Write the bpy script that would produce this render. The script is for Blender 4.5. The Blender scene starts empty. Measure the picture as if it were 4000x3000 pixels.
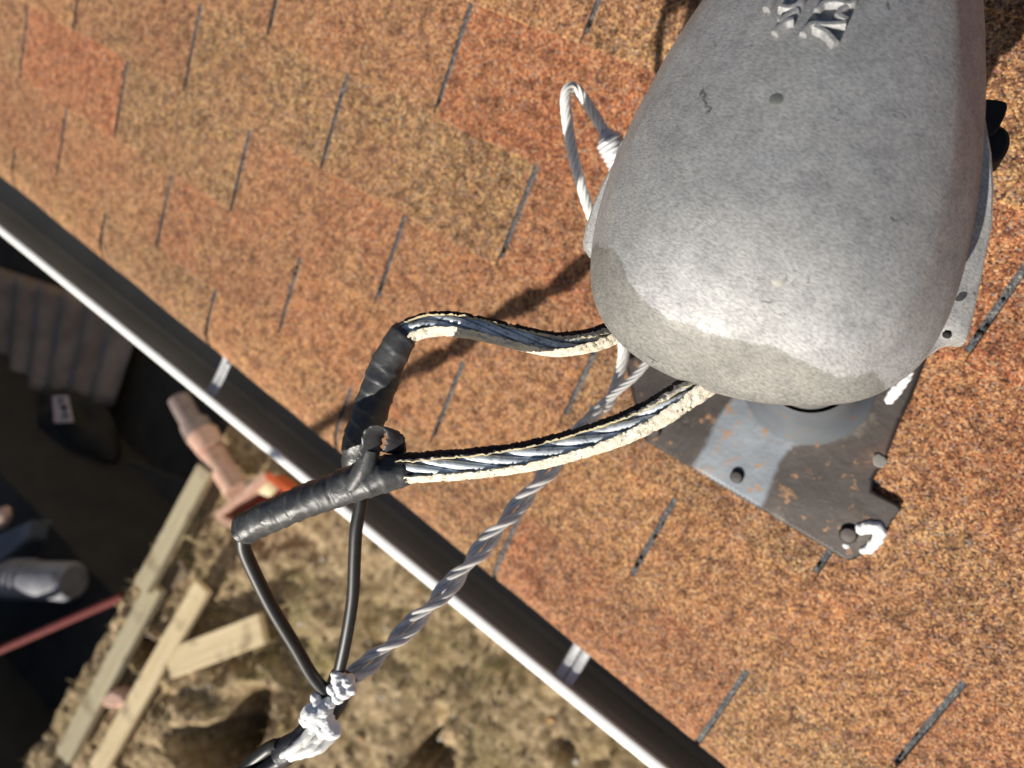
import bpy, math, random
from mathutils import Vector, Matrix, noise
from mathutils.bvhtree import BVHTree

# ------------------------------------------------------------------ camera
sc = bpy.context.scene
F = 2771.3                                   # focal length in photo pixels (4000 wide)
C = Vector((1.4756, 0.2688, 0.8949))
RX = Vector((0.78028, 0.52443, -0.34079))    # right
RD = Vector((0.49502, -0.85087, -0.17599))   # down
RF = Vector((-0.38226, -0.03138, -0.92352))  # forward
cam_d = bpy.data.cameras.new('camera'); cam = bpy.data.objects.new('camera', cam_d)
sc.collection.objects.link(cam)
M = Matrix(((RX.x, -RD.x, -RF.x, C.x), (RX.y, -RD.y, -RF.y, C.y), (RX.z, -RD.z, -RF.z, C.z), (0, 0, 0, 1)))
cam.matrix_world = M
cam_d.sensor_width = 36; cam_d.lens = F / 4000 * 36
cam_d.clip_start = 0.02; cam_d.clip_end = 2000
cam_d.dof.use_dof = True; cam_d.dof.focus_distance = 0.415; cam_d.dof.aperture_fstop = 6.0
sc.camera = cam

# ------------------------------------------------------------------ light
EL, AZ = math.radians(24.6), math.radians(-82.5)
TOSUN = Vector((math.cos(EL) * math.cos(AZ), math.cos(EL) * math.sin(AZ), math.sin(EL)))
w = bpy.data.worlds.new('World'); sc.world = w; w.use_nodes = True
nt = w.node_tree; bg = nt.nodes['Background']
sky = nt.nodes.new('ShaderNodeTexSky'); sky.sky_type = 'NISHITA'; sky.sun_disc = False
sky.sun_elevation = EL; sky.sun_rotation = math.atan2(TOSUN.x, TOSUN.y); sky.altitude = 200
nt.links.new(sky.outputs[0], bg.inputs[0]); bg.inputs[1].default_value = 0.05
sl = bpy.data.lights.new('sun', 'SUN'); so = bpy.data.objects.new('sun', sl); sc.collection.objects.link(so)
sl.energy = 5.0; sl.angle = math.radians(0.53); sl.color = (1.0, 0.94, 0.84)
so.rotation_euler = TOSUN.to_track_quat('Z', 'Y').to_euler()
sc.view_settings.view_transform = 'Standard'; sc.view_settings.look = 'None'
sc.view_settings.exposure = 0.52; sc.view_settings.gamma = 1

# ------------------------------------------------------------------ helpers
def ray(x, y): return RX * ((x - 2000) / F) + RD * ((y - 1500) / F) + RF
def at(x, y, d): return C + ray(x, y) * d
PITCH = math.radians(22.62)
RN = Vector((0, -math.sin(PITCH), math.cos(PITCH)))
def roof(u, v, n=0.0): return Vector((u, v * math.cos(PITCH) - n * math.sin(PITCH), v * math.sin(PITCH) + n * math.cos(PITCH)))
def onroof(x, y, h=0.0):
    r = ray(x, y); return C + r * ((h - C.dot(RN)) / r.dot(RN))
def onz(x, y, z):
    r = ray(x, y); return C + r * ((z - C.z) / r.z)
rnd = random.Random(7)
def nz(p, s=1.0, o=0.0): return noise.noise(Vector((p[0] * s + o, p[1] * s + o * .7, p[2] * s - o)))
def fbm(p, s, oct=3):
    a = 0; k = 1
    for i in range(oct): a += k * nz(p, s * 2 ** i, 3.1 * i); k *= .5
    return a
BASE = {}
def tag(o, label=None, cat=None, group=None, kind=None):
    if label: o['label'] = label
    if cat: o['category'] = cat
    if group: o['group'] = group
    if kind: o['kind'] = kind
    return o
def thing(name, loc, label, cat, group=None):
    o = bpy.data.objects.new(name, None); sc.collection.objects.link(o); o.location = loc
    o.empty_display_size = .05; BASE[o.name] = Vector(loc)
    return tag(o, label, cat, group)
class MB:
    def __init__(s): s.v = []; s.f = []; s.mi = []; s.col = None
    def add(s, vs, fs, m=0):
        b = len(s.v); s.v += [Vector(v) for v in vs]; s.f += [tuple(i + b for i in f) for f in fs]; s.mi += [m] * len(fs)
    def box(s, c, ax, ay, az, m=0):          # centre, half-axis vectors
        c, ax, ay, az = map(Vector, (c, ax, ay, az))
        vs = [c + ax * i + ay * j + az * k for k in (-1, 1) for j in (-1, 1) for i in (-1, 1)]
        s.add(vs, [(0, 2, 3, 1), (4, 5, 7, 6), (0, 1, 5, 4), (2, 6, 7, 3), (0, 4, 6, 2), (1, 3, 7, 5)], m)
    def prism(s, poly, d, m=0):              # polygon (list of Vectors) extruded by vector d
        n = len(poly); d = Vector(d); vs = [Vector(p) for p in poly] + [Vector(p) + d for p in poly]
        s.add(vs, [tuple(range(n))[::-1], tuple(range(n, 2 * n))] + [(i, (i + 1) % n, n + (i + 1) % n, n + i) for i in range(n)], m)
    def build(s, name, mats, parent=None, smooth=True, bevel=0, at0=True, angle=40):
        me = bpy.data.meshes.new(name)
        if parent is not None: b = BASE[parent.name]
        elif at0 and s.v:
            b = Vector((sum(v.x for v in s.v), sum(v.y for v in s.v), 0)) / len(s.v); b.z = min(v.z for v in s.v)
        else: b = Vector((0, 0, 0))
        me.from_pydata([v - b for v in s.v], [], s.f); me.validate(); me.update()
        mats = mats if isinstance(mats, (list, tuple)) else [mats]
        for m in mats: me.materials.append(m)
        if len(me.polygons) == len(s.mi): me.polygons.foreach_set('material_index', s.mi)
        o = bpy.data.objects.new(name, me); sc.collection.objects.link(o); BASE[o.name] = b
        if parent is not None:
            o.parent = parent
        else: o.location = b
        if smooth:
            me.polygons.foreach_set('use_smooth', [True] * len(me.polygons))
            try: me.set_sharp_from_angle(angle=math.radians(angle))
            except Exception: pass
        if bevel:
            md = o.modifiers.new('bevel', 'BEVEL'); md.width = bevel; md.segments = 2; md.limit_method = 'ANGLE'
        if s.col:
            ca = me.color_attributes.new('tone', 'FLOAT_COLOR', 'POINT')
            for i, c in enumerate(s.col): ca.data[i].color = (c[0], c[1], c[2], 1)
        return o
def catmull(pts, step):
    pts = [Vector(p) for p in pts]
    P = [pts[0] * 2 - pts[1]] + pts + [pts[-1] * 2 - pts[-2]]
    out = []
    for i in range(1, len(P) - 2):
        a, b, c, d = P[i - 1], P[i], P[i + 1], P[i + 2]
        n = max(2, int((c - b).length / step))
        for k in range(n):
            t = k / n
            out.append(.5 * ((2 * b) + (c - a) * t + (2 * a - 5 * b + 4 * c - d) * t * t + (3 * b - a - 3 * c + d) * t ** 3))
    out.append(P[-2]); return out
def frames(path, ref):
    """tangent, up (towards ref), side"""
    fr = []
    for i, p in enumerate(path):
        t = (path[min(i + 1, len(path) - 1)] - path[max(i - 1, 0)]).normalized()
        r = ref(p) if callable(ref) else ref
        u = (r - t * r.dot(t)).normalized(); fr.append((p, t, u, t.cross(u)))
    return fr
def par_frames(path):
    u = None; fr = []
    for i, p in enumerate(path):
        t = (path[min(i + 1, len(path) - 1)] - path[max(i - 1, 0)]).normalized()
        if u is None: u = t.orthogonal().normalized()
        u = (u - t * u.dot(t)).normalized(); fr.append((p, t, u, t.cross(u)))
    return fr
def tube(mb, path, r, seg=12, m=0, fr=None, cap=True):
    fr = fr or par_frames(path); n = len(fr); vs = []; L = 0; prev = fr[0][0]
    for i, (p, t, u, s) in enumerate(fr):
        L += (p - prev).length; prev = p
        for k in range(seg):
            a = 2 * math.pi * k / seg
            rr = r(L, a, i / (n - 1)) if callable(r) else r
            vs.append(p + (u * math.cos(a) + s * math.sin(a)) * rr)
    fs = [(i * seg + k, i * seg + (k + 1) % seg, (i + 1) * seg + (k + 1) % seg, (i + 1) * seg + k) for i in range(n - 1) for k in range(seg)]
    if cap: fs += [tuple(range(seg))[::-1], tuple((n - 1) * seg + k for k in range(seg))]
    mb.add(vs, fs, m)
def twist(mb, path, R, n, r, pitch, seg=8, m=0, fr=None, phase=0, centre=False):
    fr = fr or par_frames(path)
    for j in range(n):
        L = 0; prev = fr[0][0]; q = []
        for (p, t, u, s) in fr:
            L += (p - prev).length; prev = p; a = phase + 2 * math.pi * (j / n + L / pitch)
            q.append(p + (u * math.cos(a) + s * math.sin(a)) * R)
        tube(mb, q, r, seg, m)
    if centre: tube(mb, [f[0] for f in fr], r, seg, m)
def lump(mb, c, r, sq=(1, 1, 1), amp=.25, fr=8., seg=10, m=0):
    c = Vector(c); vs = []; fs = []
    rings = seg // 2 + 1
    for i in range(1, rings):
        th = math.pi * i / rings
        for k in range(seg):
            a = 2 * math.pi * k / seg
            d = Vector((math.sin(th) * math.cos(a), math.sin(th) * math.sin(a), math.cos(th)))
            rr = r * (1 + amp * nz(c * 37 + d * 1.3, 1.0) + amp * .6 * nz(c * 11 + d * 3, 1.0))
            vs.append(c + Vector((d.x * sq[0], d.y * sq[1], d.z * sq[2])) * rr)
    top = len(vs); vs.append(c + Vector((0, 0, r * sq[2]))); vs.append(c - Vector((0, 0, r * sq[2])))
    for i in range(rings - 2):
        for k in range(seg):
            fs.append((i * seg + k, (i + 1) * seg + k, (i + 1) * seg + (k + 1) % seg, i * seg + (k + 1) % seg))
    for k in range(seg):
        fs.append((top, k, (k + 1) % seg)); b = (rings - 2) * seg; fs.append((top + 1, b + (k + 1) % seg, b + k))
    mb.add(vs, fs, m)

# ------------------------------------------------------------------ materials
def mat(name, col=(.5, .5, .5), rough=.6, metal=0., spec=.5):
    m = bpy.data.materials.new(name); m.use_nodes = True; b = m.node_tree.nodes['Principled BSDF']
    b.inputs['Base Color'].default_value = (*col, 1); b.inputs['Roughness'].default_value = rough
    b.inputs['Metallic'].default_value = metal; b.inputs['Specular IOR Level'].default_value = spec
    return m, m.node_tree, b
def N(nt, t, **k):
    n = nt.nodes.new(t)
    for a, v in k.items():
        if a in n.inputs: n.inputs[a].default_value = v
        else: setattr(n, a, v)
    return n
def coords(nt, obj=True, scale=None):
    tc = N(nt, 'ShaderNodeTexCoord'); o = tc.outputs['Object']
    if scale:
        mp = N(nt, 'ShaderNodeMapping'); mp.inputs['Scale'].default_value = scale; nt.links.new(o, mp.inputs[0]); o = mp.outputs[0]
    return o
def noi(nt, co, s, det=4, rough=.6, dist=0.):
    n = N(nt, 'ShaderNodeTexNoise'); n.inputs['Scale'].default_value = s; n.inputs['Detail'].default_value = det
    n.inputs['Roughness'].default_value = rough; n.inputs['Distortion'].default_value = dist; nt.links.new(co, n.inputs['Vector']); return n
def ramp(nt, fac, stops, interp='LINEAR'):
    r = N(nt, 'ShaderNodeValToRGB'); e = r.color_ramp.elements; r.color_ramp.interpolation = interp
    while len(e) > 1: e.remove(e[-1])
    for i, (p, c) in enumerate(stops):
        x = e[0] if i == 0 else e.new(p)
        x.position = p; x.color = (*c, 1) if len(c) == 3 else c
    nt.links.new(fac, r.inputs[0]); return r
def mix(nt, fac, a, b, mode='MIX'):
    n = N(nt, 'ShaderNodeMix', data_type='RGBA', blend_type=mode)
    for i, v in ((0, fac), (6, a), (7, b)):
        if hasattr(v, 'type') and hasattr(v, 'links'): nt.links.new(v, n.inputs[i])
        else: n.inputs[i].default_value = v if i == 0 else (*v, 1)
    return n.outputs[2]
def bump(nt, h, st, dist, prev=None):
    b = N(nt, 'ShaderNodeBump'); b.inputs['Strength'].default_value = st; b.inputs['Distance'].default_value = dist
    nt.links.new(h, b.inputs['Height'])
    if prev is not None: nt.links.new(prev, b.inputs['Normal'])
    return b.outputs[0]
def simple(name, a, b_, scale, rough=.7, bs=.3, bd=.002, metal=0., det=5):
    m, nt, b = mat(name, a, rough, metal); co = coords(nt); n = noi(nt, co, scale, det)
    r = ramp(nt, n.outputs[0], [(.35, a), (.65, b_)]); nt.links.new(r.outputs[0], b.inputs['Base Color'])
    nt.links.new(bump(nt, n.outputs[0], bs, bd), b.inputs['Normal']); return m

# shingles: per-tab tone attribute x = red share, y = random
def shingle_mat(name, slot=False):
    m, nt, b = mat(name, rough=.9, spec=.25); co = coords(nt)
    v = N(nt, 'ShaderNodeTexVoronoi'); v.inputs['Scale'].default_value = 540; nt.links.new(co, v.inputs['Vector'])
    v2 = N(nt, 'ShaderNodeTexVoronoi'); v2.inputs['Scale'].default_value = 830; nt.links.new(co, v2.inputs['Vector'])
    sep = N(nt, 'ShaderNodeSeparateColor'); nt.links.new(v.outputs['Color'], sep.inputs[0])
    sep2 = N(nt, 'ShaderNodeSeparateColor'); nt.links.new(v2.outputs['Color'], sep2.inputs[0])
    if slot:
        c = ramp(nt, sep.outputs[0], [(0, (.035, .036, .04)), (.5, (.075, .078, .085)), (.85, (.13, .13, .13)), (1, (.25, .24, .22))]).outputs[0]
    else:
        at_ = N(nt, 'ShaderNodeAttribute', attribute_name='tone'); s3 = N(nt, 'ShaderNodeSeparateColor'); nt.links.new(at_.outputs['Color'], s3.inputs[0])
        tan = ramp(nt, sep.outputs[0], [(0, (.03, .022, .02)), (.20, (.14, .078, .045)), (.40, (.245, .14, .066)), (.66, (.39, .235, .104)), (.84, (.54, .365, .19)), (.90, (.14, .16, .18)), (1, (.34, .08, .04))])
        red = ramp(nt, sep.outputs[0], [(0, (.05, .025, .018)), (.14, (.15, .058, .035)), (.42, (.27, .09, .048)), (.72, (.39, .165, .078)), (.90, (.47, .28, .15)), (1, (.14, .16, .18))])
        # the red share wobbles a little over each tab
        nn = noi(nt, co, 11, 4)
        a1 = N(nt, 'ShaderNodeMath', operation='MULTIPLY_ADD'); nt.links.new(nn.outputs[0], a1.inputs[0]); a1.inputs[1].default_value = 1.5; nt.links.new(s3.outputs[0], a1.inputs[2])
        a2 = N(nt, 'ShaderNodeMath', operation='SUBTRACT', use_clamp=True); nt.links.new(a1.outputs[0], a2.inputs[0]); a2.inputs[1].default_value = .72
        c = mix(nt, a2.outputs[0], tan.outputs[0], red.outputs[0])
        # dark granule clusters
        n3 = noi(nt, co, 70, 4, .7); rr = ramp(nt, n3.outputs[0], [(.36, (.50, .47, .46)), (.52, (1, 1, 1)), (.70, (1.22, 1.17, 1.05))])
        c = mix(nt, 1.0, c, rr.outputs[0], 'MULTIPLY')
        r2 = ramp(nt, sep2.outputs[1], [(0, (.46, .44, .43)), (.4, (1, 1, 1)), (1, (1.34, 1.28, 1.16))]); c = mix(nt, .8, c, r2.outputs[0], 'MULTIPLY')
        # overall tab lightness
        r4 = ramp(nt, s3.outputs[1], [(0, (.86, .86, .86)), (.5, (1.02, 1, .97)), (1, (1.16, 1.11, 1.0))]); c = mix(nt, 1.0, c, r4.outputs[0], 'MULTIPLY')
        # algae and scuffs
        n5 = noi(nt, co, 6, 6, .65); r5 = ramp(nt, n5.outputs[0], [(.3, (.86, .85, .84)), (.55, (1, 1, 1))]); c = mix(nt, 1.0, c, r5.outputs[0], 'MULTIPLY')
    nt.links.new(c, b.inputs['Base Color'])
    d = N(nt, 'ShaderNodeMath', operation='SUBTRACT'); d.inputs[0].default_value = 1; nt.links.new(v.outputs['Distance'], d.inputs[1])
    bb = bump(nt, d.outputs[0], .65, .0010)
    bb = bump(nt, sep.outputs[1], .35, .0007, bb); n4 = noi(nt, co, 38, 3)
    nt.links.new(bump(nt, n4.outputs[0], .5, .0022, bb), b.inputs['Normal']); return m
M_SH = shingle_mat('shingle_granules'); M_SLOT = shingle_mat('grey_granules', True)

def alu_mat():
    m, nt, b = mat('cast_aluminium', rough=.5, metal=.5); co = coords(nt)
    n = noi(nt, co, 90, 6, .65); n2 = noi(nt, co, 13, 6, .6, .4)
    mps = coords(nt, scale=(1, 2.6, 1)); n3 = noi(nt, mps, 460, 3, .6)
    c = ramp(nt, n.outputs[0], [(.28, (.29, .29, .295)), (.5, (.37, .37, .375)), (.70, (.425, .425, .42))]).outputs[0]
    c2 = ramp(nt, n2.outputs[0], [(.32, (.86, .855, .84)), (.55, (1, 1, 1)), (.72, (1.06, 1.06, 1.06))]).outputs[0]
    c = mix(nt, 1., c, c2, 'MULTIPLY')
    c3 = ramp(nt, n3.outputs[0], [(.32, (.66, .66, .66)), (.62, (1.12, 1.12, 1.12))]).outputs[0]; c = mix(nt, 1., c, c3, 'MULTIPLY')
    # small dark pits and smudges
    v = N(nt, 'ShaderNodeTexVoronoi'); v.inputs['Scale'].default_value = 46; nt.links.new(noi(nt, co, 60, 2).outputs[1], v.inputs['Vector'])
    nn = noi(nt, co, 55, 5, .75, 1.2); p = ramp(nt, nn.outputs[0], [(.315, (.36, .35, .36)), (.360, (1, 1, 1))]).outputs[0]
    c = mix(nt, 1., c, p, 'MULTIPLY')
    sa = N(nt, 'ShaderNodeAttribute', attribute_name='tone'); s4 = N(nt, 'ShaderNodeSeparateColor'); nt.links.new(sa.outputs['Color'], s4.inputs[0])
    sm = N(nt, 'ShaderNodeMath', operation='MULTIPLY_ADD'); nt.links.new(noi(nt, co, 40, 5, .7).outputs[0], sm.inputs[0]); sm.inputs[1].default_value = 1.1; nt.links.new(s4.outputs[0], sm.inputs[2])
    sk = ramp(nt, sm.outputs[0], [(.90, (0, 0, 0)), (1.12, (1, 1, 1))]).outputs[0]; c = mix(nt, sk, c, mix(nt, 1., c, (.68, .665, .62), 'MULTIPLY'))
    nt.links.new(c, b.inputs['Base Color'])
    rr = ramp(nt, n2.outputs[0], [(.3, (.74,) * 3), (.7, (.64,) * 3)]); nt.links.new(rr.outputs[0], b.inputs['Roughness'])
    bb = bump(nt, n3.outputs[0], .32, .0004); bb = bump(nt, n.outputs[0], .3, .0009, bb)
    nt.links.new(bb, b.inputs['Normal']); return m
M_ALU = alu_mat()
def insul_mat():
    m, nt, b = mat('cracked_cream_insulation', rough=.85, spec=.2); co = coords(nt)
    at_ = N(nt, 'ShaderNodeAttribute', attribute_name='tone'); s3 = N(nt, 'ShaderNodeSeparateColor'); nt.links.new(at_.outputs['Color'], s3.inputs[0])
    n = noi(nt, co, 420, 4, .7); n2 = noi(nt, co, 120, 4)
    cream = ramp(nt, n2.outputs[0], [(.3, (.56, .50, .39)), (.6, (.70, .64, .53))]).outputs[0]
    a = N(nt, 'ShaderNodeMath', operation='MULTIPLY_ADD'); nt.links.new(n.outputs[0], a.inputs[0]); a.inputs[1].default_value = .9; nt.links.new(s3.outputs[0], a.inputs[2])
    k = ramp(nt, a.outputs[0], [(.92, (0, 0, 0)), (1.02, (1, 1, 1))]).outputs[0]
    c = mix(nt, k, cream, (.030, .024, .026)); 
    ed = ramp(nt, s3.outputs[1], [(.4, (0, 0, 0)), (.6, (1, 1, 1))]).outputs[0]; c = mix(nt, ed, c, (.50, .43, .27))
    nt.links.new(c, b.inputs['Base Color'])
    v = N(nt, 'ShaderNodeTexVoronoi', feature='DISTANCE_TO_EDGE'); v.inputs['Scale'].default_value = 520
    dn = noi(nt, co, 300, 3); mx = N(nt, 'ShaderNodeMix', data_type='VECTOR'); mx.inputs[0].default_value = .0025
    nt.links.new(co, mx.inputs[4]); nt.links.new(dn.outputs[1], mx.inputs[5]); nt.links.new(mx.outputs[1], v.inputs['Vector'])
    r = ramp(nt, v.outputs['Distance'], [(0, (0, 0, 0)), (.12, (.7, .7, .7)), (.5, (1, 1, 1))])
    bb = bump(nt, r.outputs[0], .38, .0006); nt.links.new(bump(nt, n.outputs[0], .4, .0006, bb), b.inputs['Normal']); return m
M_INS = insul_mat()
def strand_mat(name, a, c_, d, rough=.42, metal=.75, sc_=160):
    m, nt, b = mat(name, rough=rough, metal=metal); co = coords(nt); n = noi(nt, co, sc_, 6, .7); n2 = noi(nt, co, 900, 2)
    c = ramp(nt, n.outputs[0], [(.34, a), (.48, c_), (.68, d)]).outputs[0]; nt.links.new(c, b.inputs['Base Color'])
    nt.links.new(bump(nt, n2.outputs[0], .25, .0002, bump(nt, n.outputs[0], .2, .0004)), b.inputs['Normal']); return m
M_STR = strand_mat('weathered_strands', (.16, .15, .14), (.60, .66, .71), (.80, .82, .83), .42, .25)
M_NEU = strand_mat('bare_aluminium_wire', (.56, .55, .53), (.72, .71, .68), (.82, .80, .77), .40, .08, 60)
def tape_mat():
    m, nt, b = mat('black_vinyl_tape', (.02, .021, .024), .42, 0, .5); co = coords(nt); n = noi(nt, co, 70, 4, .6); n2 = noi(nt, co, 900, 3)
    c = ramp(nt, n.outputs[0], [(.35, (.030, .031, .035)), (.7, (.052, .053, .056))]).outputs[0]; nt.links.new(c, b.inputs['Base Color'])
    r = ramp(nt, n.outputs[0], [(.3, (.38,) * 3), (.7, (.54,) * 3)]); nt.links.new(r.outputs[0], b.inputs['Roughness'])
    nt.links.new(bump(nt, n2.outputs[0], .08, .0002, bump(nt, n.outputs[0], .45, .0022)), b.inputs['Normal']); return m
M_TAPE = tape_mat()
M_WIRE = simple('black_wire_jacket', (.008, .008, .009), (.014, .014, .015), 120, .46, .1, .0004)
M_LIP = simple('white_gutter_paint', (.78, .79, .78), (.84, .84, .83), 25, .35, .05, .001)
M_TROUGH = simple('dirty_gutter_inside', (.20, .195, .175), (.25, .245, .22), 5, .6, .2, .001)
M_HANG = simple('galvanised_steel', (.50, .51, .52), (.64, .65, .66), 60, .42, .1, .0004, .2)
M_WHITE = simple('white_sealant', (.80, .80, .80), (.90, .90, .89), 300, .5, .7, .002)
M_PASTE = simple('white_corrosion', (.78, .79, .79), (.90, .90, .90), 420, .8, .6, .0009)
def flash_mat(name, a, b_, rust=True):
    m, nt, b = mat(name, rough=.5, metal=.35); co = coords(nt); n = noi(nt, co, 18, 5); 
    c = ramp(nt, n.outputs[0], [(.3, a), (.7, b_)]).outputs[0]
    n2 = noi(nt, co, 75, 3, .6); k = ramp(nt, n2.outputs[0], [(.63 if rust else .74, (0, 0, 0)), (.69 if rust else .82, (1, 1, 1))]).outputs[0]
    c = mix(nt, k, c, (.22, .115, .045)); nt.links.new(c, b.inputs['Base Color'])
    nt.links.new(bump(nt, n.outputs[0], .25, .003), b.inputs['Normal']); return m
M_FL1 = flash_mat('brown_grey_flashing', (.022, .017, .015), (.042, .033, .028), False)
M_FL2 = flash_mat('galvanised_flashing', (.10, .115, .135), (.15, .165, .185), True)
def flp():
    m, nt, b = mat('patchy_flashing', rough=.5, metal=.35); co = coords(nt); n = noi(nt, co, 18, 5)
    at_ = N(nt, 'ShaderNodeAttribute', attribute_name='tone'); s3 = N(nt, 'ShaderNodeSeparateColor'); nt.links.new(at_.outputs['Color'], s3.inputs[0])
    br = ramp(nt, n.outputs[0], [(.3, (.013, .009, .0075)), (.55, (.026, .018, .015)), (.75, (.058, .028, .019))]).outputs[0]
    bl = ramp(nt, n.outputs[0], [(.3, (.085, .10, .12)), (.7, (.14, .155, .175))]).outputs[0]
    nn = noi(nt, co, 45, 4); a = N(nt, 'ShaderNodeMath', operation='MULTIPLY_ADD'); nt.links.new(nn.outputs[0], a.inputs[0]); a.inputs[1].default_value = .35; nt.links.new(s3.outputs[0], a.inputs[2])
    k = ramp(nt, a.outputs[0], [(.45, (0, 0, 0)), (.9, (1, 1, 1))]).outputs[0]; c = mix(nt, k, br, bl)
    n2 = noi(nt, co, 75, 3, .6); k = ramp(nt, n2.outputs[0], [(.60, (0, 0, 0)), (.70, (1, 1, 1))]).outputs[0]; c = mix(nt, k, c, (.20, .10, .04))
    n3 = noi(nt, co, 30, 5, .7); k = ramp(nt, n3.outputs[0], [(.58, (0, 0, 0)), (.72, (.5, .5, .5))]).outputs[0]; c = mix(nt, k, c, (.12, .105, .09))
    nt.links.new(c, b.inputs['Base Color']); nt.links.new(bump(nt, n.outputs[0], .3, .004), b.inputs['Normal']); return m
M_FLP = flp()
M_BLACK = simple('matte_black', (.004, .004, .004), (.008, .008, .008), 60, .8, .1, .001)

# ------------------------------------------------------------------ house and roof
W, E = 0.3068, 0.127
TONE = {(4, 1): .45, (4, 2): .4, (4, 3): .95, (4, 4): .8, (3, -1): .25, (3, 0): .35, (3, 1): .12, (3, 2): .10, (3, 3): .70, (3, 4): .5,
        (2, 0): 1.0, (2, -1): .4, (2, 1): .08, (2, 2): .58, (2, 3): .50, (2, 4): .25, (2, 5): .32, (2, 6): .4,
        (1, -1): .62, (1, 0): .42, (1, 1): .60, (1, 2): .55, (1, 3): .34, (1, 4): .40, (1, 5): .5,
        (0, 0): .3, (0, 1): .1, (0, 2): .32, (0, 3): .18, (0, 4): .62, (0, 5): .15, (5, 3): .2, (5, 4): .3}
house = thing('house', roof(1.5, 1.5), 'single storey house with a brown and red asphalt shingle roof above the white gutter', 'house')
rb = MB(); rb.col = []
def eave(u): return .044 - .028 * u
def strip(us, prof, tone, m=0):
    """a bent sheet: us = u stations, prof(u) = list of (v, n) from low to high"""
    vs = []; rows = [prof(u) for u in us]; k = len(rows[0])
    for u, r in zip(us, rows):
        for (v, n) in r: vs.append(roof(u, v, n))
    fs = [(i * k + j, (i + 1) * k + j, (i + 1) * k + j + 1, i * k + j + 1) for i in range(len(us) - 1) for j in range(k - 1)]
    rb.add(vs, fs, m); rb.col += [tone] * len(vs)
NC = 26
for k in range(0, NC):
    off = [0, .5, 0, .5, 0][k] if k < 5 else (k % 2) * .5
    for i in range(-14, 18):
        u0, u1 = (i + off) * W, (i + 1 + off) * W
        r1 = TONE.get((k, i), None)
        tr = random.Random(k * 101 + i)
        red = r1 if r1 is not None else tr.choice((.1, .2, .3, .4, .5, .65, .9)); y = tr.uniform(.2, .8)
        if k == 2 and i == 0: y = .6
        g = .0033; j0 = tr.uniform(-.0012, .0012); lift = tr.uniform(0, .0012)
        n = 9; us = [u0 + g + (u1 - u0 - 2 * g) * q / n for q in range(n + 1)]
        def wob(u, kk=k): return .0022 * noise.noise(Vector((u * 9, kk * 3.3, 0))) + .0008 * noise.noise(Vector((u * 90, kk * 3.3, 5)))
        if k > 0:
            def prof(u):
                v0 = k * E + j0 + wob(u); hh = lift + .0008 * noise.noise(Vector((u * 7, k * 2.1, 2)))
                return [(v0, -.0005), (v0 + .0004, .0042 + hh), (v0 + .0016, .0049 + hh), (v0 + .03, .0044 + hh * .7), (v0 + .07, .0032 + hh * .3), ((k + 1) * E + .012, .0012)]
            tm = (red, y, 0)
            strip(us, prof, tm)
            for uu, sgn in ((us[0], 1), (us[-1], -1)):   # side walls of the tab along the cut-out
                p = prof(uu)[1:]; vs = [roof(uu, v, nn) for v, nn in p] + [roof(uu - sgn * .0004, v, -.001) for v, nn in p]; q = len(p)
                rb.add(vs, [(a, a + 1, q + a + 1, q + a) for a in range(q - 1)], 1); rb.col += [tm] * len(vs)
        else:
            def prof(u):
                e = eave(u); b_ = e + .045; wv = wob(u)
                out = [(e - .012 + wv, -.030), (e - .011 + wv, -.026)]
                for q in range(7):
                    a = q / 6 * math.pi / 2
                    out.append((e - .010 + wv + .055 * (1 - math.cos(a)) * .9, -.024 + .0285 * math.sin(a)))
                out += [(.085, .004), (.127 + .012, .0012)]; return out
            strip(us, prof, (red, y, 0))
    # grey mat seen through the cut-outs
    us = [-14 * W + q * .4 for q in range(28)]
    if k > 0: strip(us, lambda u: [(k * E + .004, .0009), ((k + 1) * E + .004, .0003)], (0, .5, 0), 1)
    else: strip(us, lambda u: [(eave(u) - .008, -.032), (eave(u) - .004, -.014), (eave(u) + .012, -.004), (eave(u) + .04, .0005), (.135, .0004)], (0, .5, 0), 1)
for k in range(1, 6):
    for i in range(-2, 8):
        off = [0, .5, 0, .5, 0, .5][k]; tr = random.Random(k * 31 + i)
        for q in range(tr.choice((2, 3, 5, 6))):
            b0 = len(rb.v); vv = k * E + .008 + (.004 + .02 * tr.random() if tr.random() < .6 else .11 * tr.random())
            lump(rb, roof((i + off) * W + tr.uniform(-.0028, .0028), vv, .0022), tr.uniform(.0010, .0024), (1, 1.3, .8), .5, seg=8, m=2); rb.col += [(0, .5, 0)] * (len(rb.v) - b0)
o = rb.build('roof', [M_SH, M_SLOT, M_BLACK], house, smooth=True, angle=30); o['label'] = 'three tab asphalt shingles in rust, brown and tan granules with grey cut-outs'
M_WOOD = simple('white_fascia_paint', (.6, .6, .58), (.7, .7, .68), 20, .6)
M_SIDE = simple('house_siding', (.42, .41, .38), (.5, .48, .45), 12, .7)
mb = MB(); mb.prism([roof(-4.3, .10, -.012), roof(5.5, .10, -.012), roof(5.5, 3.4, -.012), roof(-4.3, 3.4, -.012)], roof(0, 0, -.014)); mb.build('roof_deck', M_SIDE, house, False)
mb = MB(); mb.prism([roof(-4.3, 3.42, 0), roof(5.5, 3.42, 0), Vector((5.5, 6.6, 0)), Vector((-4.3, 6.6, 0))], Vector((0, 0, -.03))); mb.build('back_roof', M_SLOT, house, False)
mb = MB(); mb.box((.6, .062, -.10), (4.9, 0, 0), (0, .01, 0), (0, 0, .09)); mb.build('fascia', M_WOOD, house, False)
mb = MB(); mb.box((.6, .235, -.185), (4.9, 0, 0), (0, .16, 0), (0, 0, .004)); mb.build('soffit', M_WOOD, house, False)
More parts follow.
